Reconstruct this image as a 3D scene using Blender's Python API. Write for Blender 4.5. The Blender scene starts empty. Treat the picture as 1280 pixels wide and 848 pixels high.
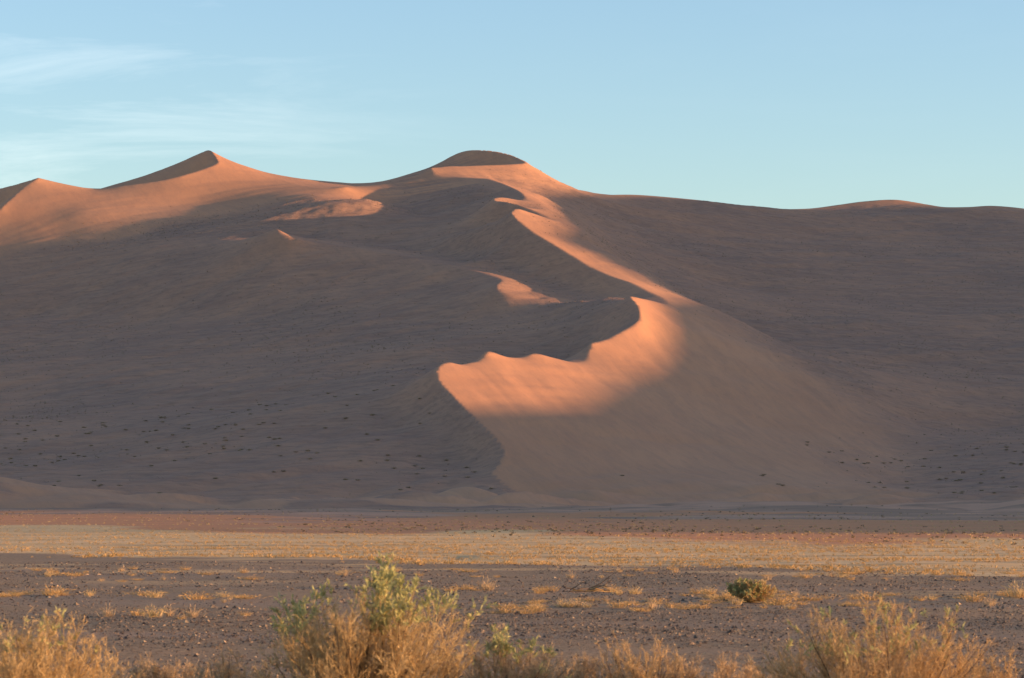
import bpy, math, random
import numpy as np
from mathutils import Vector

# ------------------------------------------------------------------ settings, camera, light
sc = bpy.context.scene
col = sc.collection
random.seed(7); rng = np.random.default_rng(11)

F = 3630.0                                   # focal length in photograph pixels
EYE = 2.0
PITCH = math.atan(208.0 / F)
cam_d = bpy.data.cameras.new('camera'); cam = bpy.data.objects.new('camera', cam_d); col.objects.link(cam)
cam_d.sensor_width = 36.0; cam_d.lens = 36.0 * F / 1280.0
cam.location = (0, 0, EYE); cam.rotation_euler = (math.pi / 2 + PITCH, 0, 0)
cam_d.clip_start = 0.5; cam_d.clip_end = 30000
cam_d.dof.use_dof = True; cam_d.dof.focus_distance = 400.0; cam_d.dof.aperture_fstop = 6.3
sc.camera = cam

SUN_EL = math.radians(4.8)
SUN_AZ = math.radians(7)                    # degrees behind due right
SDIR = Vector((math.cos(SUN_EL) * math.cos(SUN_AZ), -math.cos(SUN_EL) * math.sin(SUN_AZ), math.sin(SUN_EL)))
sun_d = bpy.data.lights.new('sun', 'SUN'); sun = bpy.data.objects.new('sun', sun_d); col.objects.link(sun)
sun_d.energy = 4.6; sun_d.angle = math.radians(0.53); sun_d.color = (1.0, 0.575, 0.285)
sun.rotation_euler = SDIR.to_track_quat('Z', 'Y').to_euler()
sun.location = (200, -100, 300)

w = bpy.data.worlds.new('World'); sc.world = w; w.use_nodes = True
nt = w.node_tree; nt.nodes.clear()
def N(nt, t, **kw):
    n = nt.nodes.new(t)
    for k, v in kw.items():
        if k == 'inp':
            for kk, vv in v.items(): n.inputs[kk].default_value = vv
        else: setattr(n, k, v)
    return n
sky = N(nt, 'ShaderNodeTexSky', sky_type='NISHITA', sun_disc=False, altitude=600.0, air_density=1.0, dust_density=1.0, ozone_density=1.2)
sky.sun_elevation = SUN_EL
sky.sun_rotation = math.radians(90) + SUN_AZ   # measured clockwise from +Y
tint = N(nt, 'ShaderNodeMix', data_type='RGBA', blend_type='MULTIPLY', inp={0: 1.0, 7: (1.28, 1.455, 1.84, 1)})
nt.links.new(sky.outputs[0], tint.inputs[6])
# thin cirrus: stretched noise over the sky directions
tc = N(nt, 'ShaderNodeTexCoord')
mp = N(nt, 'ShaderNodeMapping'); mp.inputs['Rotation'].default_value = (0, math.radians(5), 0)
mp.inputs['Scale'].default_value = (7.0, 5.0, 46.0); mp.inputs['Location'].default_value = (0.35, 0.0, 0.9)
nt.links.new(tc.outputs['Generated'], mp.inputs['Vector'])
nz = N(nt, 'ShaderNodeTexNoise', inp={'Scale': 1.0, 'Detail': 7.0, 'Roughness': 0.62, 'Distortion': 0.6})
nt.links.new(mp.outputs[0], nz.inputs['Vector'])
cr = N(nt, 'ShaderNodeMapRange', inp={1: 0.50, 2: 0.80, 3: 0.0, 4: 0.16})
nt.links.new(nz.outputs[0], cr.inputs[0])
cm = N(nt, 'ShaderNodeMix', data_type='RGBA', inp={7: (10.5, 10.0, 9.2, 1)})
CLOUDMIX = cm
sx = N(nt, 'ShaderNodeSeparateXYZ'); nt.links.new(tc.outputs['Generated'], sx.inputs[0])
cl = N(nt, 'ShaderNodeMapRange', interpolation_type='SMOOTHSTEP', inp={1: 0.0, 2: -0.15, 3: 0.05, 4: 1.0}); nt.links.new(sx.outputs[0], cl.inputs[0])
cz = N(nt, 'ShaderNodeMath', operation='MULTIPLY'); nt.links.new(cr.outputs[0], cz.inputs[0]); nt.links.new(cl.outputs[0], cz.inputs[1])
nt.links.new(cz.outputs[0], cm.inputs[0]); nt.links.new(tint.outputs[2], cm.inputs[6])
bg = N(nt, 'ShaderNodeBackground', inp={'Strength': 0.108})
nt.links.new(cm.outputs[2], bg.inputs['Color'])
wo = N(nt, 'ShaderNodeOutputWorld'); nt.links.new(bg.outputs[0], wo.inputs['Surface'])

sc.render.engine = 'CYCLES'
sc.view_settings.view_transform = 'Standard'; sc.view_settings.look = 'None'
sc.view_settings.exposure = 1.05; sc.view_settings.gamma = 1.0; sc.view_settings.use_curve_mapping = False

# ------------------------------------------------------------------ helpers
cP, sP = math.cos(PITCH), math.sin(PITCH)
def P(px, py, Y):
    """the place at forward distance Y that is seen at (px, py)"""
    u = (px - 640) / F; v = (424 - py) / F
    k = Y / (cP - v * sP)
    return (u * k, Y, EYE + (sP + v * cP) * k)
def W(px, Y, Z):
    return ((px - 640) / F * Y, Y, Z)

def vnoise(x, y, seed=0):
    xi = np.floor(x).astype(np.int64); yi = np.floor(y).astype(np.int64)
    xf = x - xi; yf = y - yi
    u = xf * xf * xf * (xf * (xf * 6 - 15) + 10); v = yf * yf * yf * (yf * (yf * 6 - 15) + 10)
    def h(a, b):
        n = (a * 374761393 + b * 668265263 + seed * 974634777) & 0xffffffff
        n = ((n ^ (n >> 13)) * 1274126177) & 0xffffffff
        n = n ^ (n >> 16)
        return n.astype(np.float64) / 4294967295.0 * 2 - 1
    a = h(xi, yi); b = h(xi + 1, yi); c = h(xi, yi + 1); d = h(xi + 1, yi + 1)
    return (a * (1 - u) + b * u) * (1 - v) + (c * (1 - u) + d * u) * v
def fbm(x, y, seed=0, oct=4, gain=0.5):
    s = 0; a = 1.0; t = 0
    for o in range(oct):
        s = s + a * vnoise(x, y, seed + o * 17); t += a; a *= gain; x = x * 2.03 + 5.1; y = y * 2.03 + 1.7
    return s / t
def smooth(e0, e1, x):
    t = np.clip((x - e0) / (e1 - e0), 0, 1); return t * t * (3 - 2 * t)

def mesh_from(name, verts, faces_flat, nper, mats, smooth_shade=True, attrs=None, mat_idx=None):
    """verts (n,3) array, faces as flat index array with nper corners each"""
    me = bpy.data.meshes.new(name)
    nv = len(verts); nf = len(faces_flat) // nper
    me.vertices.add(nv); me.vertices.foreach_set('co', np.asarray(verts, dtype=np.float32).ravel())
    me.loops.add(nf * nper); me.loops.foreach_set('vertex_index', np.asarray(faces_flat, dtype=np.int32).ravel())
    me.polygons.add(nf); me.polygons.foreach_set('loop_start', np.arange(0, nf * nper, nper, dtype=np.int32))
    if mat_idx is not None: me.polygons.foreach_set('material_index', np.asarray(mat_idx, dtype=np.int32))
    me.polygons.foreach_set('use_smooth', np.full(nf, smooth_shade, dtype=bool))
    for m in mats: me.materials.append(m)
    if attrs:
        for k, v in attrs.items():
            a = me.attributes.new(k, 'FLOAT', 'POINT'); a.data.foreach_set('value', np.asarray(v, dtype=np.float32).ravel())
    me.update(); me.validate()
    return me
def link(name, me, parent=None, **props):
    o = bpy.data.objects.new(name, me); col.objects.link(o)
    if parent is not None: o.parent = parent
    for k, v in props.items(): o[k] = v
    return o
def grid_faces(nx, ny):
    i = np.arange(nx - 1)[None, :] + (np.arange(ny - 1) * nx)[:, None]
    return np.stack([i, i + 1, i + 1 + nx, i + nx], -1).reshape(-1)

# ------------------------------------------------------------------ materials
def mat(name):
    m = bpy.data.materials.new(name); m.use_nodes = True
    t = m.node_tree; b = t.nodes['Principled BSDF']
    b.inputs['Roughness'].default_value = 0.95; b.inputs['Specular IOR Level'].default_value = 0.1
    return m, t, b
def noise_node(t, vec, scale, detail=4, rough=0.5, dist=0.0):
    n = N(t, 'ShaderNodeTexNoise', inp={'Scale': scale, 'Detail': detail, 'Roughness': rough, 'Distortion': dist})
    t.links.new(vec, n.inputs['Vector']); return n.outputs[0]
def mixc(t, fac, a, b, blend='MIX'):
    n = N(t, 'ShaderNodeMix', data_type='RGBA', blend_type=blend)
    for v, k in ((fac, 0), (a, 6), (b, 7)):
        if hasattr(v, 'links'): t.links.new(v, n.inputs[k])
        else: n.inputs[k].default_value = v if k == 0 else (*v, 1)
    return n.outputs[2]
def rampf(t, v, a, b, c=0.0, d=1.0):
    n = N(t, 'ShaderNodeMapRange', inp={1: a, 2: b, 3: c, 4: d}); t.links.new(v, n.inputs[0]); return n.outputs[0]
def mapping(t, vec, scale, rot=(0, 0, 0)):
    n = N(t, 'ShaderNodeMapping'); n.inputs['Scale'].default_value = scale; n.inputs['Rotation'].default_value = rot
    t.links.new(vec, n.inputs['Vector']); return n.outputs[0]
def attr(t, name):
    n = N(t, 'ShaderNodeAttribute'); n.attribute_name = name; return n.outputs['Fac']

# dune sand
M_dune, t, b = mat('dune_sand')
tcn = N(t, 'ShaderNodeTexCoord'); O = tcn.outputs['Object']
scrub = attr(t, 'scrub')  # scrub cover, plus shade painted on the face left of the crest
big = noise_node(t, O, 0.008, 5, 0.6)
streak = noise_node(t, mapping(t, O, (0.012, 0.10, 0.10), (0, 0, math.radians(24))), 1.0, 6, 0.62, 0.5)
fine = noise_node(t, mapping(t, O, (0.09, 0.35, 0.5), (0, 0, math.radians(15))), 1.0, 6, 0.7)
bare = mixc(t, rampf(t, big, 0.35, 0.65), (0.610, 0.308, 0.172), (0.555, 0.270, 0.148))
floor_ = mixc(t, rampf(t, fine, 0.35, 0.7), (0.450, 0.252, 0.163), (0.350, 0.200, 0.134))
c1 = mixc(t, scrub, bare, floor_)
sm = mapping(t, mapping(t, O, (1, 1, 1), (0, 0, math.radians(70))), (0.016, 0.15, 0.10))
fl = noise_node(t, sm, 1.0, 7, 0.68, 0.4)
sx_ = N(t, 'ShaderNodeMix', data_type='FLOAT'); t.links.new(scrub, sx_.inputs[0]); t.links.new(fl, sx_.inputs[2]); t.links.new(streak, sx_.inputs[3]); streak = sx_.outputs[0]
sf = mapping(t, mapping(t, O, (1, 1, 1), (0, 0, math.radians(70))), (0.08, 0.5, 0.4))
ff = noise_node(t, sf, 1.0, 6, 0.7)
sy_ = N(t, 'ShaderNodeMix', data_type='FLOAT'); t.links.new(scrub, sy_.inputs[0]); t.links.new(ff, sy_.inputs[2]); t.links.new(fine, sy_.inputs[3]); fine = sy_.outputs[0]
sz = N(t, 'ShaderNodeMath', operation='MULTIPLY'); t.links.new(rampf(t, streak, 0.42, 0.68, 0.0, 0.6), sz.inputs[0]); t.links.new(rampf(t, scrub, 0.0, 0.6, 0.45, 1.0), sz.inputs[1])
c2 = mixc(t, sz.outputs[0], c1, (0.30, 0.172, 0.125))
fz = N(t, 'ShaderNodeMath', operation='MULTIPLY'); t.links.new(rampf(t, fine, 0.50, 0.68, 0.0, 0.65), fz.inputs[0]); t.links.new(rampf(t, scrub, 0.0, 0.6, 0.25, 1.0), fz.inputs[1])
c3 = mixc(t, fz.outputs[0], c2, (0.27, 0.17, 0.12))
t.links.new(c3, b.inputs['Base Color'])
bm1 = N(t, 'ShaderNodeBump', inp={'Distance': 1.3}); t.links.new(fine, bm1.inputs['Height']); t.links.new(rampf(t, scrub, 0.1, 0.8, 0.035, 0.55), bm1.inputs['Strength'])
rip = noise_node(t, mapping(t, O, (0.35, 1.6, 1.0), (0, 0, math.radians(28))), 1.0, 4, 0.55)
bm2 = N(t, 'ShaderNodeBump', inp={'Strength': 0.10, 'Distance': 0.12}); t.links.new(rip, bm2.inputs['Height'])
t.links.new(bm1.outputs[0], bm2.inputs['Normal']); t.links.new(bm2.outputs[0], b.inputs['Normal'])

# plain: gravel, grass-belt silt, red sand (zones carried by the mesh attributes)
M_plain, t, b = mat('plain_ground')
tcn = N(t, 'ShaderNodeTexCoord'); O = tcn.outputs['Object']
zp = attr(t, 'silt'); zr = attr(t, 'red'); zg = attr(t, 'grey')
g1 = noise_node(t, O, 7.0, 8, 0.85); g2 = noise_node(t, mapping(t, O, (0.06, 0.35, 1)), 1.0, 5, 0.6)
g3 = noise_node(t, O, 35.0, 3, 0.7)
gravel = mixc(t, rampf(t, g1, 0.38, 0.62), (0.140, 0.095, 0.060), (0.47, 0.315, 0.18))
gravel = mixc(t, rampf(t, g3, 0.6, 0.72, 0, 0.7), gravel, (0.40, 0.27, 0.17))
gravel = mixc(t, rampf(t, g2, 0.47, 0.68, 0, 0.6), gravel, (0.36, 0.25, 0.175))
silt = mixc(t, rampf(t, g2, 0.4, 0.65), (0.85, 0.53, 0.26), (0.74, 0.45, 0.19))
silt = mixc(t, rampf(t, g1, 0.5, 0.7, 0, 0.4), silt, (0.42, 0.28, 0.16))
g4 = noise_node(t, mapping(t, O, (0.05, 0.22, 1)), 1.0, 7, 0.7); silt = mixc(t, rampf(t, g4, 0.50, 0.62, 0, 0.75), silt, (0.38, 0.25, 0.13))
red = mixc(t, rampf(t, g2, 0.35, 0.7), (0.70, 0.29, 0.13), (0.50, 0.23, 0.11))
g5 = noise_node(t, mapping(t, O, (0.022, 0.012, 0.02)), 1.0, 5, 0.6)
grey = mixc(t, rampf(t, g5, 0.44, 0.56), mixc(t, rampf(t, g2, 0.35, 0.7), (0.42, 0.235, 0.14), (0.32, 0.18, 0.115)), (0.58, 0.30, 0.18))
c = mixc(t, zp, gravel, silt); c = mixc(t, zr, c, red); c = mixc(t, zg, c, grey)
t.links.new(c, b.inputs['Base Color'])
bm = N(t, 'ShaderNodeBump', inp={'Strength': 0.7, 'Distance': 0.03}); t.links.new(g1, bm.inputs['Height'])
t.links.new(bm.outputs[0], b.inputs['Normal'])

def plant_mat(name, ca, cb, trans=0.25, scale=6.0, c3=None):
    m, t, b = mat(name)
    tn = attr(t, 'tone')
    cc = mixc(t, tn, ca, cb)
    if c3:
        tcn = N(t, 'ShaderNodeTexCoord')
        cc = mixc(t, rampf(t, noise_node(t, tcn.outputs['Object'], scale, 3), 0.45, 0.65), cc, c3)
    t.links.new(cc, b.inputs['Base Color'])
    if trans > 0:
        tr = N(t, 'ShaderNodeBsdfTranslucent'); t.links.new(cc, tr.inputs['Color'])
        mx = N(t, 'ShaderNodeMixShader', inp={0: trans})
        out = t.nodes['Material Output']
        t.links.new(b.outputs[0], mx.inputs[1]); t.links.new(tr.outputs[0], mx.inputs[2]); t.links.new(mx.outputs[0], out.inputs[0])
    return m
M_straw = plant_mat('dry_straw', (0.40, 0.235, 0.085), (0.62, 0.41, 0.19))
M_gold = plant_mat('golden_twig', (0.44, 0.295, 0.135), (0.72, 0.53, 0.27), c3=(0.58, 0.39, 0.18))
M_brown = plant_mat('brown_twig', (0.42, 0.27, 0.13), (0.68, 0.47, 0.24), c3=(0.55, 0.36, 0.165))
M_pale = plant_mat('pale_dry_twig', (0.40, 0.27, 0.155), (0.62, 0.44, 0.25))
M_wood = plant_mat('dark_wood', (0.085, 0.060, 0.042), (0.17, 0.115, 0.075), trans=0)
M_green = plant_mat('grey_green_leaf', (0.30, 0.30, 0.13), (0.56, 0.52, 0.23), c3=(0.44, 0.42, 0.18))
M_scrub = plant_mat('dune_scrub_leaf', (0.21, 0.155, 0.10), (0.38, 0.275, 0.16), trans=0.1)
M_stone, t, b = mat('desert_stone')
tn = attr(t, 'tone')
cra = N(t, 'ShaderNodeValToRGB'); t.links.new(tn, cra.inputs[0])
e = cra.color_ramp.elements; e[0].position = 0; e[0].color = (0.045, 0.036, 0.034, 1); e[1].position = 1.0; e[1].color = (0.55, 0.36, 0.21, 1)
for p_, c_ in ((0.55, (0.13, 0.095, 0.07)), (0.88, (0.25, 0.175, 0.115)), (0.96, (0.40, 0.28, 0.17))):
    q = e.new(p_); q.color = (*c_, 1)
t.links.new(cra.outputs[0], b.inputs['Base Color']); b.inputs['Roughness'].default_value = 0.7

# ------------------------------------------------------------------ dune terrain: ridge lines, feet and slopes as world curves
crest = [P(*a) for a in [
 (722,644,1110),(690,634,1130),(660,621,1150),(632,607,1162),(617,592,1178),(624,580,1190),(629,568,1200),(625,555,1212),(611,540,1225),
 (590,520,1245),(570,500,1262),(553,483,1278),(545,471,1290),(545,462,1300),(552,455,1310),(562,453,1316),(575,456,1322),(586,454,1326),
 (597,452,1331),(602,447,1337),(607,440,1341),(615,440,1345),(632,446,1352),(650,447,1360),(668,442,1366),(690,447,1374),(715,453,1380),(728,452,1384),
 (735,447,1390),(736,436,1400),(739,429,1406),(748,427,1412),(760,423,1422),(775,415,1434),(790,407,1444),(798,400,1454),(799,390,1466),(795,380,1480),
 (787,371,1500),(800,373,1515),(818,377,1530),(833,381,1545),(834,377,1558),(825,371,1572),(810,364,1586),(790,354,1605),(765,346,1622),
 (740,335,1640),(715,320,1658),(690,305,1676),(670,293,1692),(652,280,1708),(641,270,1720),(639,265,1730),(646,261,1738),(660,265,1745),
 (675,270,1752),(688,275,1760),(684,271,1766),(670,265,1774),(655,259,1783),(640,254,1791),(625,252,1799),(617,251,1806),(617,248,1813),
 (628,247,1821),(640,249,1829),(653,251,1836),(657,248,1844),(651,241,1863.52),(640,235,1900),(627,229,1932),(612,224,1956),(602,223,1968),(580,222,1979),(560,221,1988),(548,218,1995),
 (540,213,2002),(539,210,2009),(546,209.5,2015),(560,208,2021),(575,208,2027),(600,207,2037),
 (630,206,2049),(657,204,2061),(650,199,2077),(635,193,2091),(615,189,2103),(600,188,2109),(585,188.5,2115),(572,192,2121),(560,198,2127),
 (540,209,2137),(520,215,2130),(480,227,2085),(455,232,2020),(430,234,1950)]]
creases = [crest,
 [P(*a) for a in [(657,204,2061),(670,211,2064),(690,223,2070),(710,234,2078),(735,246,2090),(760,244,2120),(800,244,2155),(870,250,2200),
   (920,256,2230),(960,261,2250),(1010,261,2268),(1050,256,2280),(1080,252,2285),(1120,250,2286),(1160,256,2282),(1180,259,2280),
   (1210,259,2285),(1240,257.5,2290),(1280,261,2292),(1340,272,2300)]],
 # secondary ridge on the left with its hooked tip
 [P(*a) for a in [(190,309,1800),(250,304,1795),(300,300,1778),(330,292,1756),(345,286,1748),(353,292,1740),(368,298,1735),(400,303,1745),
   (450,311,1728),(500,319,1710),(530,326,1696),(570,333,1671),(600,340,1654),(620,346,1638),(627,351,1622),(621,357,1606),(624,364,1597),
   (640,369,1592),(660,373,1592),(678,374,1596)]],
 # left peaks
 [P(*a) for a in [(-60,290,1880),(0,262,1900),(6,255,1908),(14,248,1918),(30,233,1938),(40,226,1945),(48,222.5,1950),(30,228,1962),(0,236,1982),(-60,250,2005)]],
 [P(*a) for a in [(48,222.5,1950),(75,229,1950),(100,234,1950),(118,237,1950),(150,233,1951),(200,226,1957),(230,219,1966),(255,211,1984),(272,204,2000),
   (271,200,2010),(267,194,2025),(261,188,2042),(245,194,2055),(225,203,2067),(200,213,2078),(175,222,2090),(150,229,2100),(122,237,2110)]],
 [P(*a) for a in [(261,188,2042),(275,195,2044),(290,202,2044),(320,212,2040),(350,223,2000),(380,232,1965),(410,236,1945),(430,234,1950)]],
 # low dunes along the foot
 [P(*a) for a in [(-80,587,1098),(0,596,1092),(60,608,1085),(120,618,1078),(200,629,1068),(300,636,1056)]],
 [P(*a) for a in [(270,637,1085),(310,631,1080),(350,628.5,1076),(385,632,1068),(420,636,1060)]],
 [P(*a) for a in [(430,634,1110),(480,627,1104),(530,623,1098),(565,627,1088),(600,633,1078)]],
 [P(*a) for a in [(560,612,1160),(600,618,1130),(640,628,1112),(670,636,1096)]],
 [P(*a) for a in [(820,637,1100),(880,632,1096),(950,634,1084),(1010,637,1072)]],
 [P(*a) for a in [(980,633,1125),(1040,627,1120),(1100,623,1116),(1160,627,1104),(1220,631,1092)]],
 [P(*a) for a in [(1150,626,1150),(1220,621,1142),(1290,624,1130),(1350,630,1118)]],
]
softs = [
 [P(*a) for a in [(545,468,1294),(500,486,1304),(450,492,1305),(400,500,1304),(300,520,1300),(200,541,1290),(100,560,1280),(0,577,1270),(-80,590,1265)]],
 [P(*a) for a in [(14,248,1918),(30,262,1902),(50,277,1888),(68,289,1876),(82,298,1867)]],
 [P(*a) for a in [(-80,302,1875),(0,300,1872),(80,299,1858),(140,296,1855),(200,289,1858),(300,267,1884),(400,257,1862),(450,252,1875),(500,250,1930)]],
 [P(*a) for a in [(-80,330,1838),(0,323,1833),(100,317,1822),(190,309,1800)]],
 [P(*a) for a in [(-60,400,1738),(100,400,1718),(300,400,1655),(450,400,1602),(600,402,1570)]],
 [P(*a) for a in [(-60,352,1805),(100,348,1772),(300,350,1708),(450,356,1676),(560,366,1640)]],
 [P(*a) for a in [(-60,500,1502),(100,500,1466),(250,490,1432),(380,478,1420),(500,467,1412)]],
 [P(*a) for a in [(-60,450,1610),(100,448,1596),(300,440,1558),(450,440,1512),(560,436,1450)]],
 [P(*a) for a in [(640,384,1582),(700,377,1562),(750,374,1530),(787,371,1500)]],
 [P(*a) for a in [(505,512,1290),(528,535,1262),(556,562,1240),(588,592,1212),(592,606,1190)]],
 [P(*a) for a in [(-60,527,1412),(100,521,1406),(250,511,1398),(380,497,1387),(470,484,1374)]],
 # foot behind the front crest
 [W(560,1360,57), W(610,1400,58), W(680,1432,62), W(735,1462,72)],
 [P(*a) for a in [(600,420,1505),(660,415,1530),(720,400,1540)]],
 # foot of the slip face of the second lobe
 [P(*a) for a in [(600,322,1692),(640,338,1672),(680,355,1650),(720,366,1625),(770,374,1590),(812,379,1560)]],
 [P(*a) for a in [(330,300,1797),(400,300,1800),(500,312,1778),(560,322,1738),(600,331,1700)]],
 [P(*a) for a in [(639,265,1730),(600,280,1742),(560,292,1758),(500,305,1790)]],
 [W(590,1830,183), W(560,1850,184), W(520,1880,188), W(480,1940,199)],
 [W(550,2045,222), W(590,2068,229), W(625,2080,236)],
 [W(640,1800,176), W(620,1780,170), W(580,1780,166)],
 [W(628,1875,197), W(600,1885,198)],
 # hidden hollows of the left peaks
 [W(150,2010,208), W(200,2015,212), W(245,2020,222)],
 [W(-20,1945,187), W(20,1955,201)],
 [P(*a) for a in [(90,263,1896),(160,262,1908),(250,256,1928),(330,246,1925),(400,241.5,1905)]],
 # shoulder of the long right flank
 [P(*a) for a in [(672,240,1930),(680,250,1840),(700,268,1778),(730,292,1735),(760,316,1698),(830,355,1630),(880,380,1590),(940,415,1545),(1000,446,1510),
   (1060,482,1475),(1100,524,1425),(1130,575,1350),(1130,620,1240)]],
 [P(*a) for a in [(730,262,2000),(760,300,1910),(820,350,1790),(900,400,1690),(980,440,1620)]],
 [P(*a) for a in [(760,280,2030),(900,300,2055),(1050,300,2110),(1200,300,2130),(1340,300,2140)]],
 [P(*a) for a in [(880,355,1880),(1000,370,1860),(1200,380,1850),(1340,385,1850)]],
 [P(*a) for a in [(1040,460,1600),(1200,460,1640),(1340,470,1650)]],
 [P(*a) for a in [(1150,540,1440),(1250,540,1460),(1340,540,1470)]],
 [P(*a) for a in [(830,430,1448),(850,520,1330),(860,600,1205)]],
 [P(*a) for a in [(700,560,1232),(740,600,1180),(780,630,1140)]],
 [P(*a) for a in [(980,540,1350),(1000,600,1230)]],
 [W(-120,2405,130), W(200,2405,150), W(600,2405,160), W(1000,2405,150), W(1340,2405,150)],
 [W(640,1752,167), W(655,1762,171), W(668,1765,174)],
 # foot of the dunes
 [W(-80,1145,6), W(100,1150,5), W(300,1150,3), W(450,1150,3), W(600,1150,4)],
 [W(760,1100,0), W(850,1110,1), W(950,1120,2.5), W(1050,1125,4), W(1200,1130,5), W(1340,1130,4.5)],
 [W(1150,1180,4), W(1250,1185,4), W(1340,1190,4)],
 [W(450,1080,1.5), W(550,1090,3), W(620,1100,4.5), W(680,1090,3)],
]
def densify(pts, step=0.5, smoothc=True):
    pts = np.array(pts, float); n = len(pts); out = []
    for i in range(n - 1):
        p0 = pts[max(i - 1, 0)]; p1 = pts[i]; p2 = pts[i + 1]; p3 = pts[min(i + 2, n - 1)]
        L = np.linalg.norm((p2 - p1)[:2]); m = max(2, int(L / step)); tt = np.linspace(0, 1, m, endpoint=False)[:, None]
        # centripetal-ish: tangents limited by the segment so the line does not overshoot
        m1 = (p2 - p0) * 0.5; m2 = (p3 - p1) * 0.5
        for mm in (m1, m2):
            l = np.linalg.norm(mm[:2]); 
            if l > L: mm *= L / l
        h00 = 2*tt**3 - 3*tt**2 + 1; h10 = tt**3 - 2*tt**2 + tt; h01 = -2*tt**3 + 3*tt**2; h11 = tt**3 - tt**2
        out.append(h00*p1 + h10*m1 + h01*p2 + h11*m2)
    out.append(pts[-1:]); return np.concatenate(out)
creases_d = [densify(c) for c in creases]; softs_d = [densify(c, 1.0) for c in softs]

X0, X1, Y0, Y1 = -500.0, 500.0, 1000.0, 2420.0
DX, DY = 1.55, 1.8
NX = int((X1 - X0) / DX) + 1; NY = int((Y1 - Y0) / DY) + 1
def rasterise(curves, nx, ny, dx, dy):
    zs = np.zeros((ny, nx)); n = np.zeros((ny, nx))
    for c in curves:
        i = np.round((c[:, 0] - X0) / dx).astype(int); j = np.round((c[:, 1] - Y0) / dy).astype(int)
        ok = (i >= 0) & (i < nx) & (j >= 0) & (j < ny)
        np.add.at(zs, (j[ok], i[ok]), c[ok, 2]); np.add.at(n, (j[ok], i[ok]), 1)
    return np.where(n > 0, zs / np.maximum(n, 1), 0), n > 0
def solve():
    lv = []; nx, ny, dx, dy = NX, NY, DX, DY
    while nx > 12 and ny > 12:
        lv.append((nx, ny, dx, dy)); dx *= 2; dy *= 2; nx = int((X1 - X0) / dx) + 1; ny = int((Y1 - Y0) / dy) + 1
    z = None
    for L, (nx, ny, dx, dy) in enumerate(reversed(lv)):
        hc, mc = rasterise(creases_d, nx, ny, dx, dy); hs, ms = rasterise(softs_d, nx, ny, dx, dy)
        if z is None: z = np.full((ny, nx), 80.0)
        else:
            xi = np.clip(np.arange(nx) * dx / pdx, 0, z.shape[1] - 1.001); yi = np.clip(np.arange(ny) * dy / pdy, 0, z.shape[0] - 1.001)
            a = xi.astype(int); fa = xi - a; c = yi.astype(int); fc = (yi - c)[:, None]
            z = (z[c][:, a] * (1 - fa) + z[c][:, a + 1] * fa) * (1 - fc) + (z[c + 1][:, a] * (1 - fa) + z[c + 1][:, a + 1] * fa) * fc
        m = mc | ms; h = np.where(mc, hc, hs)
        wx = 1 / dx**2; wy = 1 / dy**2; ws = 2 * (wx + wy)
        def relax(z, mask, hh, it):
            for _ in range(it):
                zp = np.pad(z, 1, mode='edge')
                zn = (wx * (zp[1:-1, :-2] + zp[1:-1, 2:]) + wy * (zp[:-2, 1:-1] + zp[2:, 1:-1])) / ws
                z = np.where(mask, hh, zn); z[0, :] = -2.0
            return z
        z = relax(z, m, h, 200 if L < len(lv) - 2 else 70)
        if L == len(lv) - 1: z = relax(z, mc, hc, 45)
        elif L == len(lv) - 2: z = relax(z, mc, hc, 12)
        pdx, pdy = dx, dy
    return z, mc
Zc, crest_mask = solve()

# distance (in cells) from any sharp crest, for keeping relief off the edges
cd = np.where(crest_mask, 0.0, 30.0)
for _ in range(30):
    p = np.pad(cd, 1, mode='edge')
    cd = np.minimum(cd, np.minimum(np.minimum(p[1:-1, :-2], p[1:-1, 2:]), np.minimum(p[:-2, 1:-1], p[2:, 1:-1])) + 1)

# full rectilinear grid: dense core, coarser far outside
def spread(a, b, n, g): 
    s = np.cumsum(g ** np.arange(n)); return a + (b - a) * s / s[-1]
xs = np.concatenate([spread(X0, -5200, 40, 1.09)[::-1], X0 + DX * np.arange(NX), spread(X0 + DX * (NX - 1), 1500, 26, 1.09)])
ys = np.concatenate([Y0 + DY * np.arange(NY), spread(Y0 + DY * (NY - 1), 6500, 40, 1.09)])
XX, YY = np.meshgrid(xs, ys)
xi = np.clip((XX - X0) / DX, 0, NX - 1); yi = np.clip((YY - Y0) / DY, 0, NY - 1)
a = np.round(xi).astype(int); c = np.round(yi).astype(int)
ZZ = Zc[c, a]; CD = cd[c, a]
out = np.maximum(np.maximum(X0 - XX, XX - X0 - DX * (NX - 1)), np.maximum(0, YY - Y0 - DY * (NY - 1)))
out = np.clip(out, 0, None)
ZZ = ZZ * (1 - 0.5 * smooth(100, 1500, out)) + smooth(30, 700, out) * 45 * fbm(XX / 420, YY / 300, 5, 3)
edge = smooth(1000, 1060, YY)
# which ground carries scrub (floors and broad slopes) and which is bare moving sand (the great crest and its flank); shade left of the crest is painted in too
pxv = XX / YY * F + 640; pyv = 632 - (ZZ - 2) / YY * F
SH = next(i for i, c in enumerate(softs) if abs(c[0][1] - 1930) < 1 and abs(c[-1][1] - 1240) < 1)
s_pts = np.array([[p[1], p[0]] for p in softs[SH]]); s_pts = s_pts[np.argsort(s_pts[:, 0])]
shoulder_x = np.interp(YY, s_pts[:, 0], s_pts[:, 1])
cr_ = np.concatenate(creases_d[:1]); o_ = np.argsort(cr_[:, 1]); cx_ = np.interp(YY, cr_[o_, 1], cr_[o_, 0])
kk = np.ones(31) / 31
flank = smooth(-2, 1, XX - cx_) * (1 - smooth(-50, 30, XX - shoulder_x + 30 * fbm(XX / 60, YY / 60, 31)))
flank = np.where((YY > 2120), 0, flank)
leftpeak = smooth(1845, 1870, YY - 0.35 * (XX + 260) + 25 * fbm(XX / 50, YY / 50, 8)) * (1 - smooth(-110, -60, XX))
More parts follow.
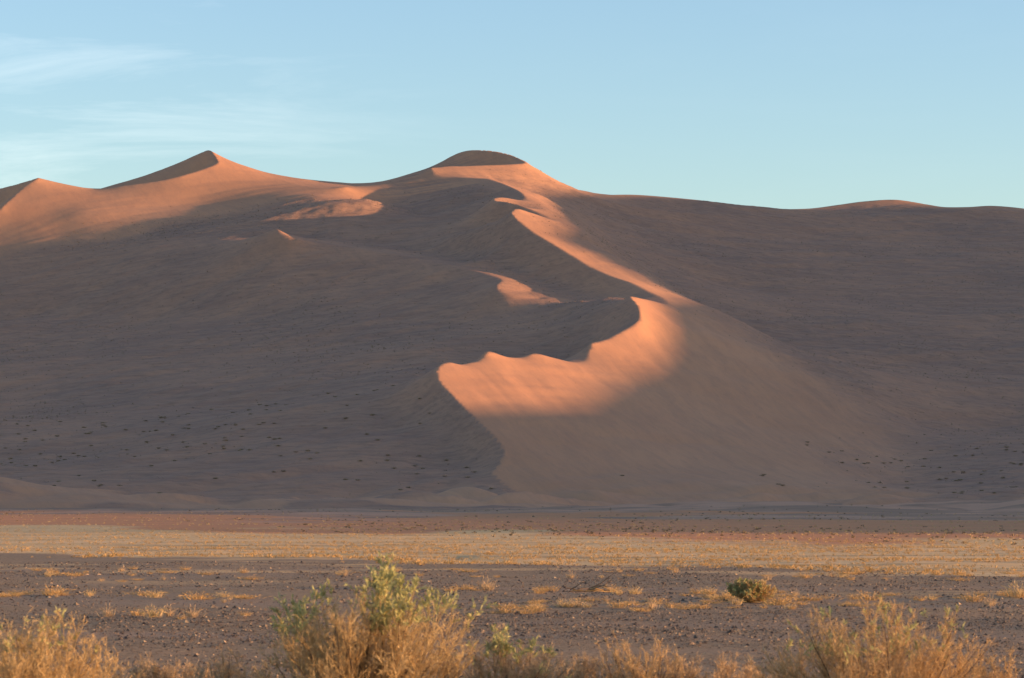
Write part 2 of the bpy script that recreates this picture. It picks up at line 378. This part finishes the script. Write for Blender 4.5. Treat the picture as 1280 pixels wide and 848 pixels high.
lowface = smooth(0, 18, CD)  # near crests always bare
scr_shade = (1 - flank) * (1 - leftpeak) * np.maximum(0.25 + 0.75 * lowface, 0.75 * (XX < cx_ + 3) * (YY < 1900))
f2_shade = (XX < cx_) & (YY < 1275) & (YY > 1130)
scr_shade = np.where(f2_shade, np.maximum(scr_shade, 1.0), scr_shade)  # front-left slip face: same sand, its shade painted as the darker floor tone
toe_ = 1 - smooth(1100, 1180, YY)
scr_shade = np.where(toe_ > 0, scr_shade * (1 - toe_) + toe_ * smooth(-0.15, 0.2, fbm(XX / 55, YY / 30, 404, 3)) * (1 - flank), scr_shade)
scr_shade = np.clip(scr_shade * (0.85 + 0.5 * fbm(XX / 70, YY / 70, 3)), 0, 1)
# relief
away = smooth(1, 14, CD)
hum = np.clip(fbm(XX / 16, YY / 22, 21, 4, 0.55), -0.2, 1)
toe = smooth(1000, 1040, YY) * (1 - smooth(1110, 1230, YY))
rel = toe * away * 8.0 * np.abs(fbm(XX / 75, YY / 45, 333, 3)) + scr_shade * away * (1.2 * hum + 1.3 * fbm(XX / 75, YY / 95, 44, 3) + 0.35 * fbm(XX / 5, YY / 6, 77, 2))
ang = math.radians(28); U = XX * math.cos(ang) + YY * math.sin(ang); V = -XX * math.sin(ang) + YY * math.cos(ang)
rel += (0.35 + 0.65 * scr_shade) * away * (2.1 * fbm(U / 110, V / 17, 60, 4, 0.55) + 2.6 * fbm(U / 260, V / 48, 66, 2))
rel += flank * away * 0.8 * fbm((XX * 0.94 + 0.34 * YY) / 13, (YY * 0.94 - 0.34 * XX) / 150, 90, 3)
ZZ = ZZ + rel * edge * (out < 1)
VX = XX.copy(); VY = YY.copy()
# snap the grid to the crest lines so that the edges are clean
i0 = int(np.searchsorted(xs, X0)); bd = np.full(ZZ.shape, 1e9)
for cdn in creases_d:
    for s in cdn[::1]:
        i = int(round((s[0] - X0) / DX)); j = int(round((s[1] - Y0) / DY))
        if 0 <= i < NX and 0 <= j < NY:
            d = (s[0] - X0 - i * DX)**2 + (s[1] - Y0 - j * DY)**2
            if d < bd[j, i0 + i]:
                bd[j, i0 + i] = d; VX[j, i0 + i] = s[0]; VY[j, i0 + i] = s[1]; ZZ[j, i0 + i] = s[2]
me = mesh_from('sand_dunes', np.stack([VX, VY, ZZ], -1).reshape(-1, 3), grid_faces(len(xs), len(ys)), 4, [M_dune], attrs={'scrub': scr_shade})
link('sand_dunes', me, kind='structure')

def dune_z(x, y):
    i = np.clip((np.asarray(x) - X0) / DX, 0, NX - 1.001); j = np.clip((np.asarray(y) - Y0) / DY, 0, NY - 1.001)
    Zk = ZZ[:NY, i0:i0 + NX]; a = i.astype(int); c = j.astype(int); fa = i - a; fc = j - c
    return (Zk[c, a] * (1 - fa) + Zk[c, a + 1] * fa) * (1 - fc) + (Zk[c + 1, a] * (1 - fa) + Zk[c + 1, a + 1] * fa) * fc
def dune_scr_shade(x, y):
    i = np.clip(np.round((np.asarray(x) - X0) / DX).astype(int), 0, NX - 1); j = np.clip(np.round((np.asarray(y) - Y0) / DY).astype(int), 0, NY - 1)
    return scr_shade[:NY, i0:i0 + NX][j, i], cd[j, i]

# the high dune ridge to the right of the view, towards the sun, that throws the shade
T = 1200.0; TE = math.tan(SUN_EL)
ca, sa = math.cos(SUN_AZ), math.sin(SUN_AZ)
# places where the shade just reaches: x, y, height
edge_pts = [(60, -600, -40), (40, -100, -25), (60, 150, -5), (60, 190, -3.5), (17, 214, 3.5), (15, 290, 2.5), (-15, 400, 1.2), (-160, 900, 1.2), (0, 1000, 26), (0, 1060, 38), (0, 1120, 42), (0, 1200, 48), (0, 1245, 47), (4, 1290, 45), (60, 1400, 70), (70, 1440, 82), (66, 1470, 94), (90, 1535, 113), (104, 1600, 118), (60, 1660, 140), (37, 1700, 163),
            (45, 1780, 183), (45, 1850, 196), (50, 2000, 222), (55, 2080, 230), (120, 2200, 236), (300, 2250, 238), (300, 2700, 240), (300, 3700, 120)]
kq = np.array([p[0] * sa + p[1] * ca for p in edge_pts]); kh = np.array([p[2] - (1.2 if p[2] > 20 else 0) + TE * (T - (p[0] * ca - p[1] * sa)) for p in edge_pts])
qs = np.arange(-1200, 3900, 12.0); ts = np.concatenate([np.arange(-900, -100, 25.0), np.arange(-96, 97, 8.0), np.arange(100, 1300, 25.0)])
TT, QQ = np.meshgrid(ts, qs)
Hh = np.interp(QQ, kq, kh); Hh = Hh * (1 - smooth(3300, 3800, QQ)) * smooth(-1200, -900, QQ)
zz = Hh - 0.42 * np.abs(TT) - 0 * TT
low = 14 * fbm(TT / 200, QQ / 260, 9, 3) - 10
zz = np.maximum(zz + smooth(20, 200, np.abs(TT)) * 12 * fbm(TT / 120, QQ / 160, 12, 3), low)
zz = np.where((TT == ts[0]) | (TT == ts[-1]), -20, zz)
tw = TT + T
WX = tw * ca + QQ * sa; WY = -tw * sa + QQ * ca
me = mesh_from('dune_ridge', np.stack([WX, WY, zz], -1).reshape(-1, 3), grid_faces(len(ts), len(qs)), 4, [M_dune], attrs={'scrub': np.full(zz.size, 0.4)})
link('dune_ridge', me, kind='structure')

# ------------------------------------------------------------------ the plain
yy = np.concatenate([[-9000, -3000, -800, -200, -50, 0, 10], np.arange(16, 120, 0.5), np.geomspace(120, 1200, 250), [1500, 2500, 5000, 9000]])
xx = np.concatenate([[-9000, -4000, -1500, -700], np.linspace(-500, -60, 90), np.arange(-59, 59, 0.5), np.linspace(60, 500, 90), [700, 1500, 4000, 9000]])
GX, GY = np.meshgrid(xx, yy)
def zone(x, y):
    return y + 1.03 * x * np.clip(110 / np.maximum(y, 1), 0.3, 1) + 9 * fbm(x / 7, y / 12, 70, 4)
def ground_z(x, y):
    x = np.asarray(x, float); y = np.asarray(y, float)
    wv = zone(x, y)
    z = 0.05 * fbm(x / 6, y / 6, 100, 3) + 0.02 * fbm(x / 1.3, y / 1.3, 120, 2)
    z = z - 0.03 * smooth(98, 101, wv) + 0.06 * smooth(112, 114, wv) * smooth(-1, 0.3, fbm(x / 14, y / 30, 200, 2))
    # low swells of sand beyond the grass belt
    far = smooth(230, 700, y)
    z = z + far * (1.0 * fbm(x / 60, y / 130, 140, 3) + smooth(-0.3, 1.0, x / 80) * 6.0 * np.abs(fbm(x / 70, y / 110, 155, 3)) * smooth(400, 900, y)) + 0.4 * far
    return z * smooth(5, 20, y) - 40 * smooth(1120, 1200, y)
GZ = ground_z(GX, GY)
wv = zone(GX, GY)
silt = smooth(99, 103, wv); bank = 0.55 * smooth(0.12, 0.35, fbm(GX / 8, GY / 3.5, 171, 3)) * smooth(60, 80, wv)
silt = np.clip(silt + bank * (1 - silt), 0, 1)
wr = GY + 1.9 * GX + 60 * fbm(GX / 14, GY / 45, 181, 4)
redz = smooth(180, 212, wr); greyz = smooth(430, 560, GY + 1.6 * GX + 420 * fbm(GX / 28, GY / 110, 191, 4))
me = mesh_from('gravel_plain', np.stack([GX, GY, GZ], -1).reshape(-1, 3), grid_faces(len(xx), len(yy)), 4, [M_plain], attrs={'silt': silt, 'red': redz, 'grey': greyz})
link('gravel_plain', me, kind='structure')

# ------------------------------------------------------------------ stones on the plain (nobody could count them)
def stones(n, y0, y1, s0, s1, seed):
    r = np.random.default_rng(seed)
    y = np.sqrt(r.uniform(y0**2, y1**2, n)); x = r.uniform(-0.2, 0.2, n) * (y + 14)
    return x, y, r.uniform(s0, s1, n) * (0.5 + r.pareto(3.0, n).clip(0, 2.5)), r
octv = np.array([[1,0,0],[0,1,0],[-1,0,0],[0,-1,0],[0,0,1],[0,0,-1]], float)
octf = np.array([[0,1,4],[1,2,4],[2,3,4],[3,0,4]])
V_, F_, T_ = [], [], []; base = 0
for (n, y0, y1, s0, s1, sd) in ((105000, 30, 55, 0.007, 0.016, 1), (75000, 55, 102, 0.011, 0.022, 2)):
    x, y, s, r = stones(n, y0, y1, s0, s1, sd)
    keep = (zone(x, y) < 101) & (fbm(x / 2.5, y / 5.0, 300, 3) > r.uniform(-0.75, 0.35, n)); x, y, s = x[keep], y[keep], s[keep]; n = len(x)
    an = r.uniform(0, 6.28, n); ca_, sa_ = np.cos(an), np.sin(an)
    v = octv[None] * s[:, None, None] * r.uniform(0.65, 1.25, (n, 6, 1)) * np.array([1.25, 0.9, 0.75])
    vx = v[..., 0] * ca_[:, None] - v[..., 1] * sa_[:, None]; vy = v[..., 0] * sa_[:, None] + v[..., 1] * ca_[:, None]
    v = np.stack([vx + x[:, None], vy + y[:, None], v[..., 2] + ground_z(x, y)[:, None] + s[:, None] * 0.2], -1)
    V_.append(v.reshape(-1, 3)); F_.append((octf[None] + (base + np.arange(n) * 6)[:, None, None]).reshape(-1)); T_.append(np.repeat(r.uniform(0, 1, n), 6)); base += n * 6
me = mesh_from('stones', np.concatenate(V_), np.concatenate(F_), 3, [M_stone], smooth_shade=False, attrs={'tone': np.concatenate(T_)})
link('stones', me, kind='stuff', label='small dark and pale stones strewn over the gravel plain', category='stones')

# ------------------------------------------------------------------ plant builders
class MB:
    def __init__(self): self.v = []; self.f = []; self.t = []; self.n = 0
    def tube(self, pts, r0, r1, tone):
        """tapered three-sided twig"""
        pts = np.asarray(pts, float); m = len(pts)
        d = np.gradient(pts, axis=0); d /= np.maximum(np.linalg.norm(d, axis=1, keepdims=True), 1e-9)
        ref = np.array([0.3, 0.9, 0.1]); a = np.cross(d, ref); a /= np.maximum(np.linalg.norm(a, axis=1, keepdims=True), 1e-9); b_ = np.cross(d, a)
        rr = np.linspace(r0, r1, m)[:, None]
        ring = [pts + rr * (a * math.cos(k * 2.0944) + b_ * math.sin(k * 2.0944)) for k in range(3)]
        v = np.stack(ring, 1).reshape(-1, 3); self.v.append(v)
        for i in range(m - 1):
            for k in range(3):
                p = self.n + i * 3 + k; q = self.n + i * 3 + (k + 1) % 3
                self.f += [p, q, q + 3, p, q + 3, p + 3]
        self.t += [tone] * len(v); self.n += len(v)
    def blade(self, p, q, wd, tone):
        """narrow leaf or straw: one folded triangle pair"""
        p = np.asarray(p, float); q = np.asarray(q, float); d = q - p
        s = np.cross(d, rng.normal(size=3)); s /= max(np.linalg.norm(s), 1e-9); mid = p + d * 0.45
        self.v.append(np.array([p, mid + s * wd, q, mid - s * wd])); n = self.n
        self.f += [n, n + 1, n + 2, n, n + 2, n + 3]; self.t += [tone] * 4; self.n += 4
    def make(self, name, m):
        return mesh_from(name, np.concatenate(self.v), np.array(self.f), 3, [m], attrs={'tone': np.array(self.t)})
def thing(name, label, cat, loc, group=None, rz=0.0, s=1.0):
    o = bpy.data.objects.new(name, None); col.objects.link(o); o.location = loc; o.rotation_euler = (0, 0, rz); o.scale = (s, s, s)
    o['label'] = label; o['category'] = cat
    if group: o['group'] = group
    return o
def path(p0, d, L, n, bend, wob, r):
    """a twig that starts along d and turns upward (bend>0) with a little wander"""
    p = np.array(p0, float); d = np.array(d, float); d /= np.linalg.norm(d); pts = [p.copy()]
    for k in range(n):
        d = d + np.array([0, 0, bend]) + r.normal(size=3) * wob; d /= np.linalg.norm(d)
        p = p + d * L / n; pts.append(p.copy())
    return np.array(pts), d

def bush(name, label, cat, x, y, wdt, hgt, mats, stems=26, twigs=9, fine=5, green=None, seed=0, lean=0.0, wood=0.3, wire=0.0024, group=None, leafy=4, tilt=0.0, sectors=None):
    """a branching desert bush: woody stems > twigs > fine sprays; green(x,z in units of half-width and height) -> share of leafy tips"""
    r = np.random.default_rng(seed + 1000)
    root = thing(name, label, cat, (x, y, float(ground_z(x, y))), group)
    stm, twg, grn = [], MB(), MB()
    mt = mats
    for k in range(stems):
        az = r.uniform(0, 2 * math.pi); sp = r.uniform(0.08, 1.0) ** 0.55
        ex = math.cos(az) * sp * wdt / 2 + lean * hgt; ey = math.sin(az) * sp * wdt / 2
        top = hgt * (1.0 - 0.42 * sp**2) * r.uniform(0.55, 1.0)
        if sectors: top *= sectors(ex / (wdt / 2))
        tgt = np.array([ex, ey, top]); L = np.linalg.norm(tgt)
        base_p = np.array([ex * 0.10 + r.normal() * 0.03 * wdt, ey * 0.10 + r.normal() * 0.03 * wdt, 0.0])
        d0 = (tgt - base_p) / L; d0[2] -= 0.22
        pts, dd = path(base_p, d0, L, 7, 0.07, 0.085, r)
        woody = r.random() < wood
        mb = MB(); mb.tube(pts, 0.003 + 0.008 * hgt * (1.2 if woody else 0.35), wire * 1.2, r.random()); stm.append((mb, woody))
        for j in range(twigs):
            u = r.uniform(0.22, 1.0); idx = min(6, int(u * 7)); p = pts[idx] + (pts[idx + 1] - pts[idx]) * (u * 7 - idx)
            dirn = (pts[idx + 1] - pts[idx]); dirn /= np.linalg.norm(dirn); dirn = dirn + r.normal(size=3) * 0.55; dirn[2] += 0.25
            tl = hgt * r.uniform(0.14, 0.34) * (1.15 - 0.5 * u)
            tp, td = path(p, dirn, tl, 4, 0.12, 0.16, r); twg.tube(tp, wire * 1.5, wire * 0.7, r.random())
            for q in range(int(fine * 1.5)):
                a_ = r.uniform(0.2, 1.0); i2 = min(3, int(a_ * 4)); pp = tp[i2] + (tp[i2 + 1] - tp[i2]) * (a_ * 4 - i2)
                fd = td + r.normal(size=3) * 0.6; fd[2] += 0.25; fd /= np.linalg.norm(fd)
                fl = tl * r.uniform(0.2, 0.5); qq = pp + fd * fl
                g = green(pp[0] / (wdt / 2), pp[2] / hgt, r) if green else 0.0
                isg = r.random() < g
                tgt_mb = grn if isg else twg
                tone = float(np.clip(r.normal(0.5, 0.28), 0, 1))
                tgt_mb.blade(pp, qq, wire * (2.4 if isg else 1.0), tone)
                for _ in range(leafy * 2 if isg else max(1, leafy - 1)):
                    s_ = r.uniform(0.1, 1.0); l0 = pp + (qq - pp) * s_; ld = fd * 0.9 + r.normal(size=3) * 0.6; ld[2] += 0.3; ld /= np.linalg.norm(ld)
                    tgt_mb.blade(l0, l0 + ld * (0.055 if isg else 0.045) * r.uniform(0.6, 1.3), wire * (2.8 if isg else 0.9), float(np.clip(tone + r.normal() * 0.15, 0, 1)))
    for mb, woody in stm:
        link('stem', mb.make('stem', M_wood if woody else mt), root)
    o = link('twigs', twg.make('twigs', mt), root, kind='stuff')
    if grn.n: link('foliage', grn.make('foliage', M_green), root, kind='stuff')
    return root

def pos(px, D):            # a point of the plain at distance D in the direction of picture column px
    return (px - 640) / F * D, D

# nearest bushes along the bottom of the view
def g_main(u, z, r):
    g = max(0.0, (z - 0.70 + 0.10 * math.sin(u * 7)) * 4.0)
    if u < -0.55: g = max(g, (z - 0.60) * 5)
    if u > 0.45: g = max(g, (z - 0.68) * 4)
    if -0.3 < u < 0.1: g *= 0.35
    return min(0.95, g)
x, y = pos(452, 25); 
bush('bush', 'tall golden bush with grey-green leafy tips, biggest at the bottom edge', 'bush', x, y, 1.78, 1.40, M_gold, stems=105, twigs=12, fine=5, green=g_main, seed=1, wood=0.35,
     sectors=lambda u: 1.10 if u < -0.58 else 1.10 if u > 0.38 else 0.97)
x, y = pos(44, 24)
bush('bush', 'dense golden-orange dry bush cut by the left edge of the view', 'bush', x, y, 1.55, 1.06, M_gold, stems=95, twigs=11, fine=5, green=lambda u, z, r: 0.03 if z > .7 else 0, seed=2, wood=0.1)
x, y = pos(1082, 25)
bush('bush', 'wide brown dry bush with upright wispy twigs, right of centre at the bottom', 'bush', x, y, 2.15, 1.12, M_brown, stems=110, twigs=11, fine=5, green=lambda u, z, r: 0.05 if z > .6 else 0, seed=3, wood=0.35, lean=0.06)
x, y = pos(632, 26)
bush('bush', 'low brown bush with a few green tips just right of the tall golden bush', 'bush', x, y, 1.25, 0.92, M_pale, stems=52, twigs=10, fine=5, green=lambda u, z, r: 0.30 if z > .72 else 0.02, seed=4, wood=0.4)
x, y = pos(800, 27)
bush('bush', 'low dry bush with dark bare forked stems, between two brown bushes', 'bush', x, y, 1.15, 0.86, M_brown, stems=44, twigs=9, fine=4, seed=5, wood=0.75)
x, y = pos(1245, 27)
bush('bush', 'small brown bush near the bottom right corner', 'bush', x, y, 0.55, 0.72, M_brown, stems=18, twigs=9, fine=4, seed=6, wood=0.2)
for k, (px, D, w_, h_, sd, lab) in enumerate([
    (205, 27, 1.0, 0.66, 7, 'thin pale dry bush low between the left bush and the tall golden one'),
    (300, 26, 0.9, 0.74, 8, 'pale wispy dry bush touching the left side of the tall golden bush'),
    (715, 27, 0.8, 0.66, 9, 'low straw-coloured tuft of twigs left of the dark-stemmed bush'),
    (895, 27, 1.1, 0.62, 10, 'sparse pale dry bush left of the wide brown bush')]):
    x, y = pos(px, D)
    bush('dry_bush', lab, 'bush', x, y, w_, h_, M_pale, stems=48, twigs=9, fine=5, seed=sd, wood=0.15, group='pale dry bushes along the bottom edge')

# shrub on the gravel
x, y = pos(938, 61)
bush('round_shrub', 'rounded green-topped shrub with golden right side, alone on the gravel', 'shrub', x, y, 1.0, 0.45, M_gold, stems=90, twigs=10, fine=4,
     green=lambda u, z, r: 0.16 if u < 0.35 + 0.2 * z and z > .3 else 0.05, seed=20, wood=0.1, wire=0.0045)
x, y = pos(478, 71)
bush('round_shrub', 'low dark dead shrub behind the tall golden bush', 'shrub', x, y, 0.95, 0.26, M_wood, stems=30, twigs=8, fine=3, seed=21, wood=1.0, wire=0.005)
# fallen dead branches
x, y = pos(728, 67)
root = thing('dead_branches', 'tangle of fallen dead branches with straw on the middle gravel', 'dead branches', (x, y, float(ground_z(x, y))))
r = np.random.default_rng(5)
for k in range(14):
    mb = MB(); a0 = r.uniform(-0.4, 0.4); p0 = np.array([r.uniform(-0.55, 0.3), r.uniform(-0.25, 0.25), r.uniform(0.0, 0.10)])
    pts, dd = path(p0, (math.cos(a0), math.sin(a0) * 0.6, r.uniform(0.0, 0.35)), r.uniform(0.4, 0.9), 6, -0.03, 0.16, r)
    pts[:, 2] = np.maximum(pts[:, 2], 0.01); mb.tube(pts, 0.016, 0.005, r.random())
    link('branch', mb.make('branch', M_wood if k % 3 else M_straw), root)

# tussocks: a few shapes, shared by the copies
def tussock_mesh(name, m, w_, h_, n, seed, wd=0.006, flat=0.0):
    r = np.random.default_rng(seed); mb = MB()
    for k in range(n):
        a0 = r.uniform(0, 6.283); rr = abs(r.normal()) * 0.22 * w_; p = np.array([math.cos(a0) * rr, math.sin(a0) * rr, -0.02 * h_])
        o = r.uniform(0.1, 1.0); a1 = a0 + r.normal() * 0.6
        q = p + np.array([math.cos(a1) * o * w_ * 0.5, math.sin(a1) * o * w_ * 0.5, h_ * r.uniform(0.45, 1.0) * (1 - 0.45 * o) * (1 - flat)])
        mid = (p + q) / 2 + np.array([0, 0, 0.18 * h_]); tone = float(np.clip(r.normal(0.55, 0.25), 0, 1))
        mb.blade(p, mid, wd, tone); mb.blade(mid, q, wd * 0.8, tone)
    return mb.make(name, m)
tus = [tussock_mesh('grass_tussock', M_straw, 0.55, 0.24, 90, 31), tussock_mesh('grass_tussock', M_gold, 0.45, 0.28, 80, 32),
       tussock_mesh('grass_tussock', M_straw, 0.75, 0.16, 100, 33), tussock_mesh('grass_tussock', M_pale, 0.40, 0.32, 60, 34)]
G1 = 'dry grass tussocks dotted over the gravel plain'
def tussock(px, D, k, s, lab):
    x, y = pos(px, D); o = link('grass_tussock', tus[k], None, label=lab, category='grass tussock', group=G1)
    o.location = (x, y, float(ground_z(x, y))); o.rotation_euler = (0, 0, random.uniform(0, 6.28)); o.scale = (s, s, s * random.uniform(0.8, 1.2))
    return o
def dist_at(py): return EYE * F / (py - 632)
special = [
 (182, 745, 2, 1.1, 'brown tangled tussock with a long shadow, tallest of the left gravel row'),
 (245, 749, 0, 1.3, 'broad straw tussock at the right end of the left gravel row'),
 (195, 745+3, 1, 0.9, 'golden tussock touching the tallest one of the left row'),
 (93, 714+6, 2, 1.2, 'flat reddish-brown tussock on the far left gravel edge'),
 (69, 744, 0, 1.3, 'bright mounded tussock on the left, near the edge of the view'),
 (14, 745, 2, 1.1, 'flat pale tussock beside the left edge of the view'),
 (194, 773, 1, 1.0, 'upright orange tussock alone on the near left gravel'),
 (242, 774, 3, 1.0, 'small pale tussock alone on the near left gravel'),
 (137, 772, 3, 0.8, 'thin straw tuft on the near left gravel'),
 (607, 738, 3, 1.3, 'tall thin tussock just right of the tall golden bush'),
 (1085, 749, 0, 1.4, 'rounded pale tussock behind the wide brown bush'),
 (1012, 750, 2, 1.3, 'wide flat straw tussock right of the round green shrub'),
 (975, 752, 0, 1.2, 'straw tussock at the right foot of the round green shrub'),
 (1272, 748, 1, 1.5, 'golden tussock against the right edge of the view'),
 (1215, 752, 0, 1.1, 'low straw tussock near the right edge of the view'),
 (900, 747, 2, 1.2, 'flat golden tussock at the left foot of the round green shrub'),
 (1262, 716, 2, 1.1, 'tussock at the far right end of the pale sand strip'),
]
for a_ in special: tussock(a_[0], dist_at(a_[1]), a_[2], a_[3], a_[4])
rows = [  # x range, y range, count, description of the place
 (0, 130, 741, 748, 9, 'the left row on the gravel'),
 (250, 330, 744, 754, 6, 'the row behind the tall golden bush'),
 (150, 310, 768, 776, 5, 'the near left gravel'),
 (0, 320, 712, 726, 22, 'the far left gravel edge'),
 (560, 690, 736, 744, 9, 'the row left of the dead branches'),
 (760, 800, 738, 744, 4, 'the row right of the dead branches'),
 (610, 870, 752, 768, 30, 'the row below the dead branches'),
 (840, 1000, 740, 764, 26, 'the patch around the round shrub'),
 (1000, 1280, 744, 758, 22, 'the row behind the wide brown bush'),
 (400, 880, 712, 722, 22, 'the far gravel edge mid view'),
 (880, 1280, 716, 727, 20, 'the far right gravel edge'),
]
for (xa, xb, ya, yb, n, lab) in rows:
    for k in range(n):
        k_ = random.choice([0, 0, 1, 2, 2, 3]); s_ = random.uniform(0.35, 0.95); px_ = random.uniform(xa, xb); py_ = random.uniform(ya, yb)
        look = ('larger ' if s_ > 0.75 else 'tiny ' if s_ < 0.5 else '') + ('straw', 'upright golden', 'flat spreading', 'thin pale')[k_]
        side = 'left part' if px_ < xa + (xb - xa) * 0.34 else 'right part' if px_ > xa + (xb - xa) * 0.67 else 'middle'
        tussock(px_, dist_at(py_), k_, s_, look + ' tussock in the ' + side + ' of ' + lab)

# grass belt, far tufts (nobody could count them)
def scatter(name, n, place, size, m, nb, seed, label, aspect=0.5, wd=0.05):
    """n tufts of nb narrow blades each, built at once"""
    r = np.random.default_rng(seed); x, y, s = place(r, n); n = len(x); z = ground_z(x, y) if name != 'dune_scrub' else dune_z(x, y)
    a0 = r.uniform(0, 6.283, (n, nb)); o = r.uniform(0.05, 1, (n, nb)); hh = r.uniform(0.4, 1.0, (n, nb)) * (1.1 - 0.6 * o) * aspect
    S = s[:, None] * size
    bx = x[:, None] + np.cos(a0) * 0.35 * o * S; by = y[:, None] + np.sin(a0) * 0.35 * o * S; bz = np.repeat(z[:, None], nb, 1) - 0.03 * S
    tx = x[:, None] + np.cos(a0 + 0.3) * o * S * 0.8 ; ty = y[:, None] + np.sin(a0 + 0.3) * o * S * 0.8; tz = z[:, None] + hh * S
    pa = r.uniform(0, 6.283, (n, nb)); wx = np.cos(pa) * wd * S; wy = np.sin(pa) * wd * S
    mx, my, mz = (bx + tx) / 2, (by + ty) / 2, (bz + tz) / 2 + 0.08 * S
    v = np.stack([np.stack([bx, by, bz], -1), np.stack([mx + wx, my + wy, mz], -1), np.stack([tx, ty, tz], -1), np.stack([mx - wx, my - wy, mz + 0.5 * wd * S], -1)], 2)
    base = (np.arange(n * nb) * 4)[:, None]
    f = (base + np.array([0, 1, 2, 0, 2, 3])[None]).reshape(-1)
    tone = np.clip(np.repeat(r.normal(0.5, 0.22, n), nb * 4) + r.normal(0, 0.12, n * nb * 4), 0, 1)
    me = mesh_from(name, v.reshape(-1, 3), f, 3, [m], attrs={'tone': tone})
    return link(name, me, kind='stuff', label=label, category='grass')
def belt(r, n):
    y = 1 / r.uniform(1 / 330, 1 / 90, n); x = r.uniform(-0.2, 0.2, n) * (y + 14); wv = zone(x, y)
    d = fbm(x / 22, y / 5, 401, 4, 0.6)
    keep = (wv > 101) & (y + 1.9 * x < 200 + 16 * r.normal(size=n)) & (d > r.uniform(-0.35, 0.45, n)); return x[keep], y[keep], r.uniform(0.5, 1.3, keep.sum())
scatter('dry_grass', 30000, belt, 0.20, M_straw, 7, 41, 'belt of dry golden grass between the gravel and the red sand', 0.55, 0.05)
def lip(r, n):
    y = r.uniform(85, 135, n); x = r.uniform(-0.2, 0.2, n) * (y + 14); wv = zone(x, y); keep = (abs(wv - 101.5) < 2.2 + 2 * r.normal(size=n)) & (fbm(x / 4, y / 9, 411, 2) > -0.1)
    return x[keep], y[keep], r.uniform(0.6, 1.4, keep.sum())
scatter('dry_grass', 9000, lip, 0.22, M_straw, 9, 42, 'line of dry grass along the lip of the gravel', 0.6, 0.05)
def redp(r, n):
    y = 1 / r.uniform(1 / 1050, 1 / 130, n); x = r.uniform(-0.2, 0.2, n) * (y + 14)
    keep = (y + 1.9 * x > 165 + 60 * r.random(n)) & (fbm(x / 30, y / 30, 421, 3) > r.uniform(-0.5, 0.4, n)); return x[keep], y[keep], r.uniform(0.4, 1.5, keep.sum()) * (0.7 + y[keep] / 900)
scatter('desert_scrub', 9000, redp, 0.20, M_gold, 8, 43, 'small dry tufts all over the red sand at the foot of the dunes', 0.6, 0.10)
def redg(r, n):
    y = 1 / r.uniform(1 / 1050, 1 / 130, n); x = r.uniform(-0.2, 0.2, n) * (y + 14)
    keep = (fbm(x / 40, y / 50, 431, 3) > r.uniform(-0.2, 0.5, n)) & (y + 1.9 * x > 175 + 60 * r.random(n)); return x[keep], y[keep], r.uniform(0.5, 1.6, keep.sum()) * (0.7 + y[keep] / 600)
scatter('desert_scrub', 5000, redg, 0.24, M_scrub, 8, 44, 'dark low scrub along the inner edge of the plain', 0.5, 0.16)

# scrub on the dunes
def visible(x, y):
    """rough line-of-sight test from the camera along the terrain"""
    z = dune_z(x, y) + 1.0; ok = np.ones(len(x), bool)
    for k in np.linspace(0.02, 0.98, 60):
        yy_ = 1000 + (y - 1000) * k; xx_ = x * yy_ / y; zz_ = EYE + (z - EYE) * yy_ / y
        ok &= (dune_z(xx_, yy_) < zz_ + 0.8)
    return ok
r = np.random.default_rng(77); n = 170000
y = r.uniform(1040, 2280, n); x = r.uniform(-0.19, 0.19, n) * y
sv, cdv = dune_scr_shade(x, y)
fcl = 0.16 * (cdv > 16) * (fbm(x / 22, y / 90, 611, 3) > 0.18) * (sv < 0.2) * (y < 1700)
dens = fcl + sv * (0.35 + 1.3 * np.clip(fbm(x / 60, y / 60, 501, 3) + 0.35, 0, 1)) * (cdv > 5)
band = np.exp(-((y - 1866 - 0.1 * (x + 200)) / 26) ** 2) * (x < -60) * (x > -290) * 1.6     # the hollow in front of the left peaks
keep = (r.random(n) < dens * (0.10 + 0.22 * smooth(1150, 1600, y)) * 1.5 + band * 0.35); x, y = x[keep], y[keep]
vis = visible(x, y); x, y = x[vis], y[vis]; n = len(x)
size = 0.20 + r.pareto(2.0, n).clip(0, 2.3) * 0.29
order = np.argsort(-size / y); top = order[:300]; rest = order[300:]
qa, qb = np.quantile(size[top], [0.33, 0.67])
scm = [tussock_mesh('desert_shrub', M_scrub, 2.0, 0.95, 60, 60 + k, wd=0.14) for k in range(4)]
G2 = 'desert shrubs dotted over the shaded dune slopes'
for i_, i in enumerate(top):
    X_, Y_ = x[i], y[i]
    side = 'left' if X_ < cx_[np.clip(int((Y_ - Y0) / DY), 0, len(cx_) - 1), 0] else 'right'
    band_ = ('foot', 'lower half', 'middle', 'upper half', 'top')[int(np.clip((Y_ - 1050) / 200, 0, 4))]
    pxx = X_ / Y_ * F + 640
    if side == 'left': where = 'far left' if pxx < 150 else 'left' if pxx < 320 else 'inner left' if pxx < 480 else 'crest side'
    else: where = 'crest side' if pxx < 900 else 'inner right' if pxx < 1050 else 'right' if pxx < 1180 else 'far right'
    sz_ = 'wide' if size[i] > qb else 'small' if size[i] < qa else 'middling'
    lab = f'{sz_} desert shrub, {where}, {band_} of the shaded slope {side} of the crest'
    o = link('desert_shrub', scm[i_ % 4], None, label=lab, category='shrub', group=G2)
    o.location = (X_, Y_, float(dune_z(X_, Y_)) - 0.05); o.rotation_euler = (0, 0, random.uniform(0, 6.28)); s = size[i]; o.scale = (s, s, s * random.uniform(0.7, 1.1))
xr, yr, sr = x[rest], y[rest], size[rest]
scatter('dune_scrub', len(xr), lambda r, n: (xr, yr, sr), 1.0, M_scrub, 6, 78, 'sparse low scrub over the shaded dune floors', 0.7, 0.22)
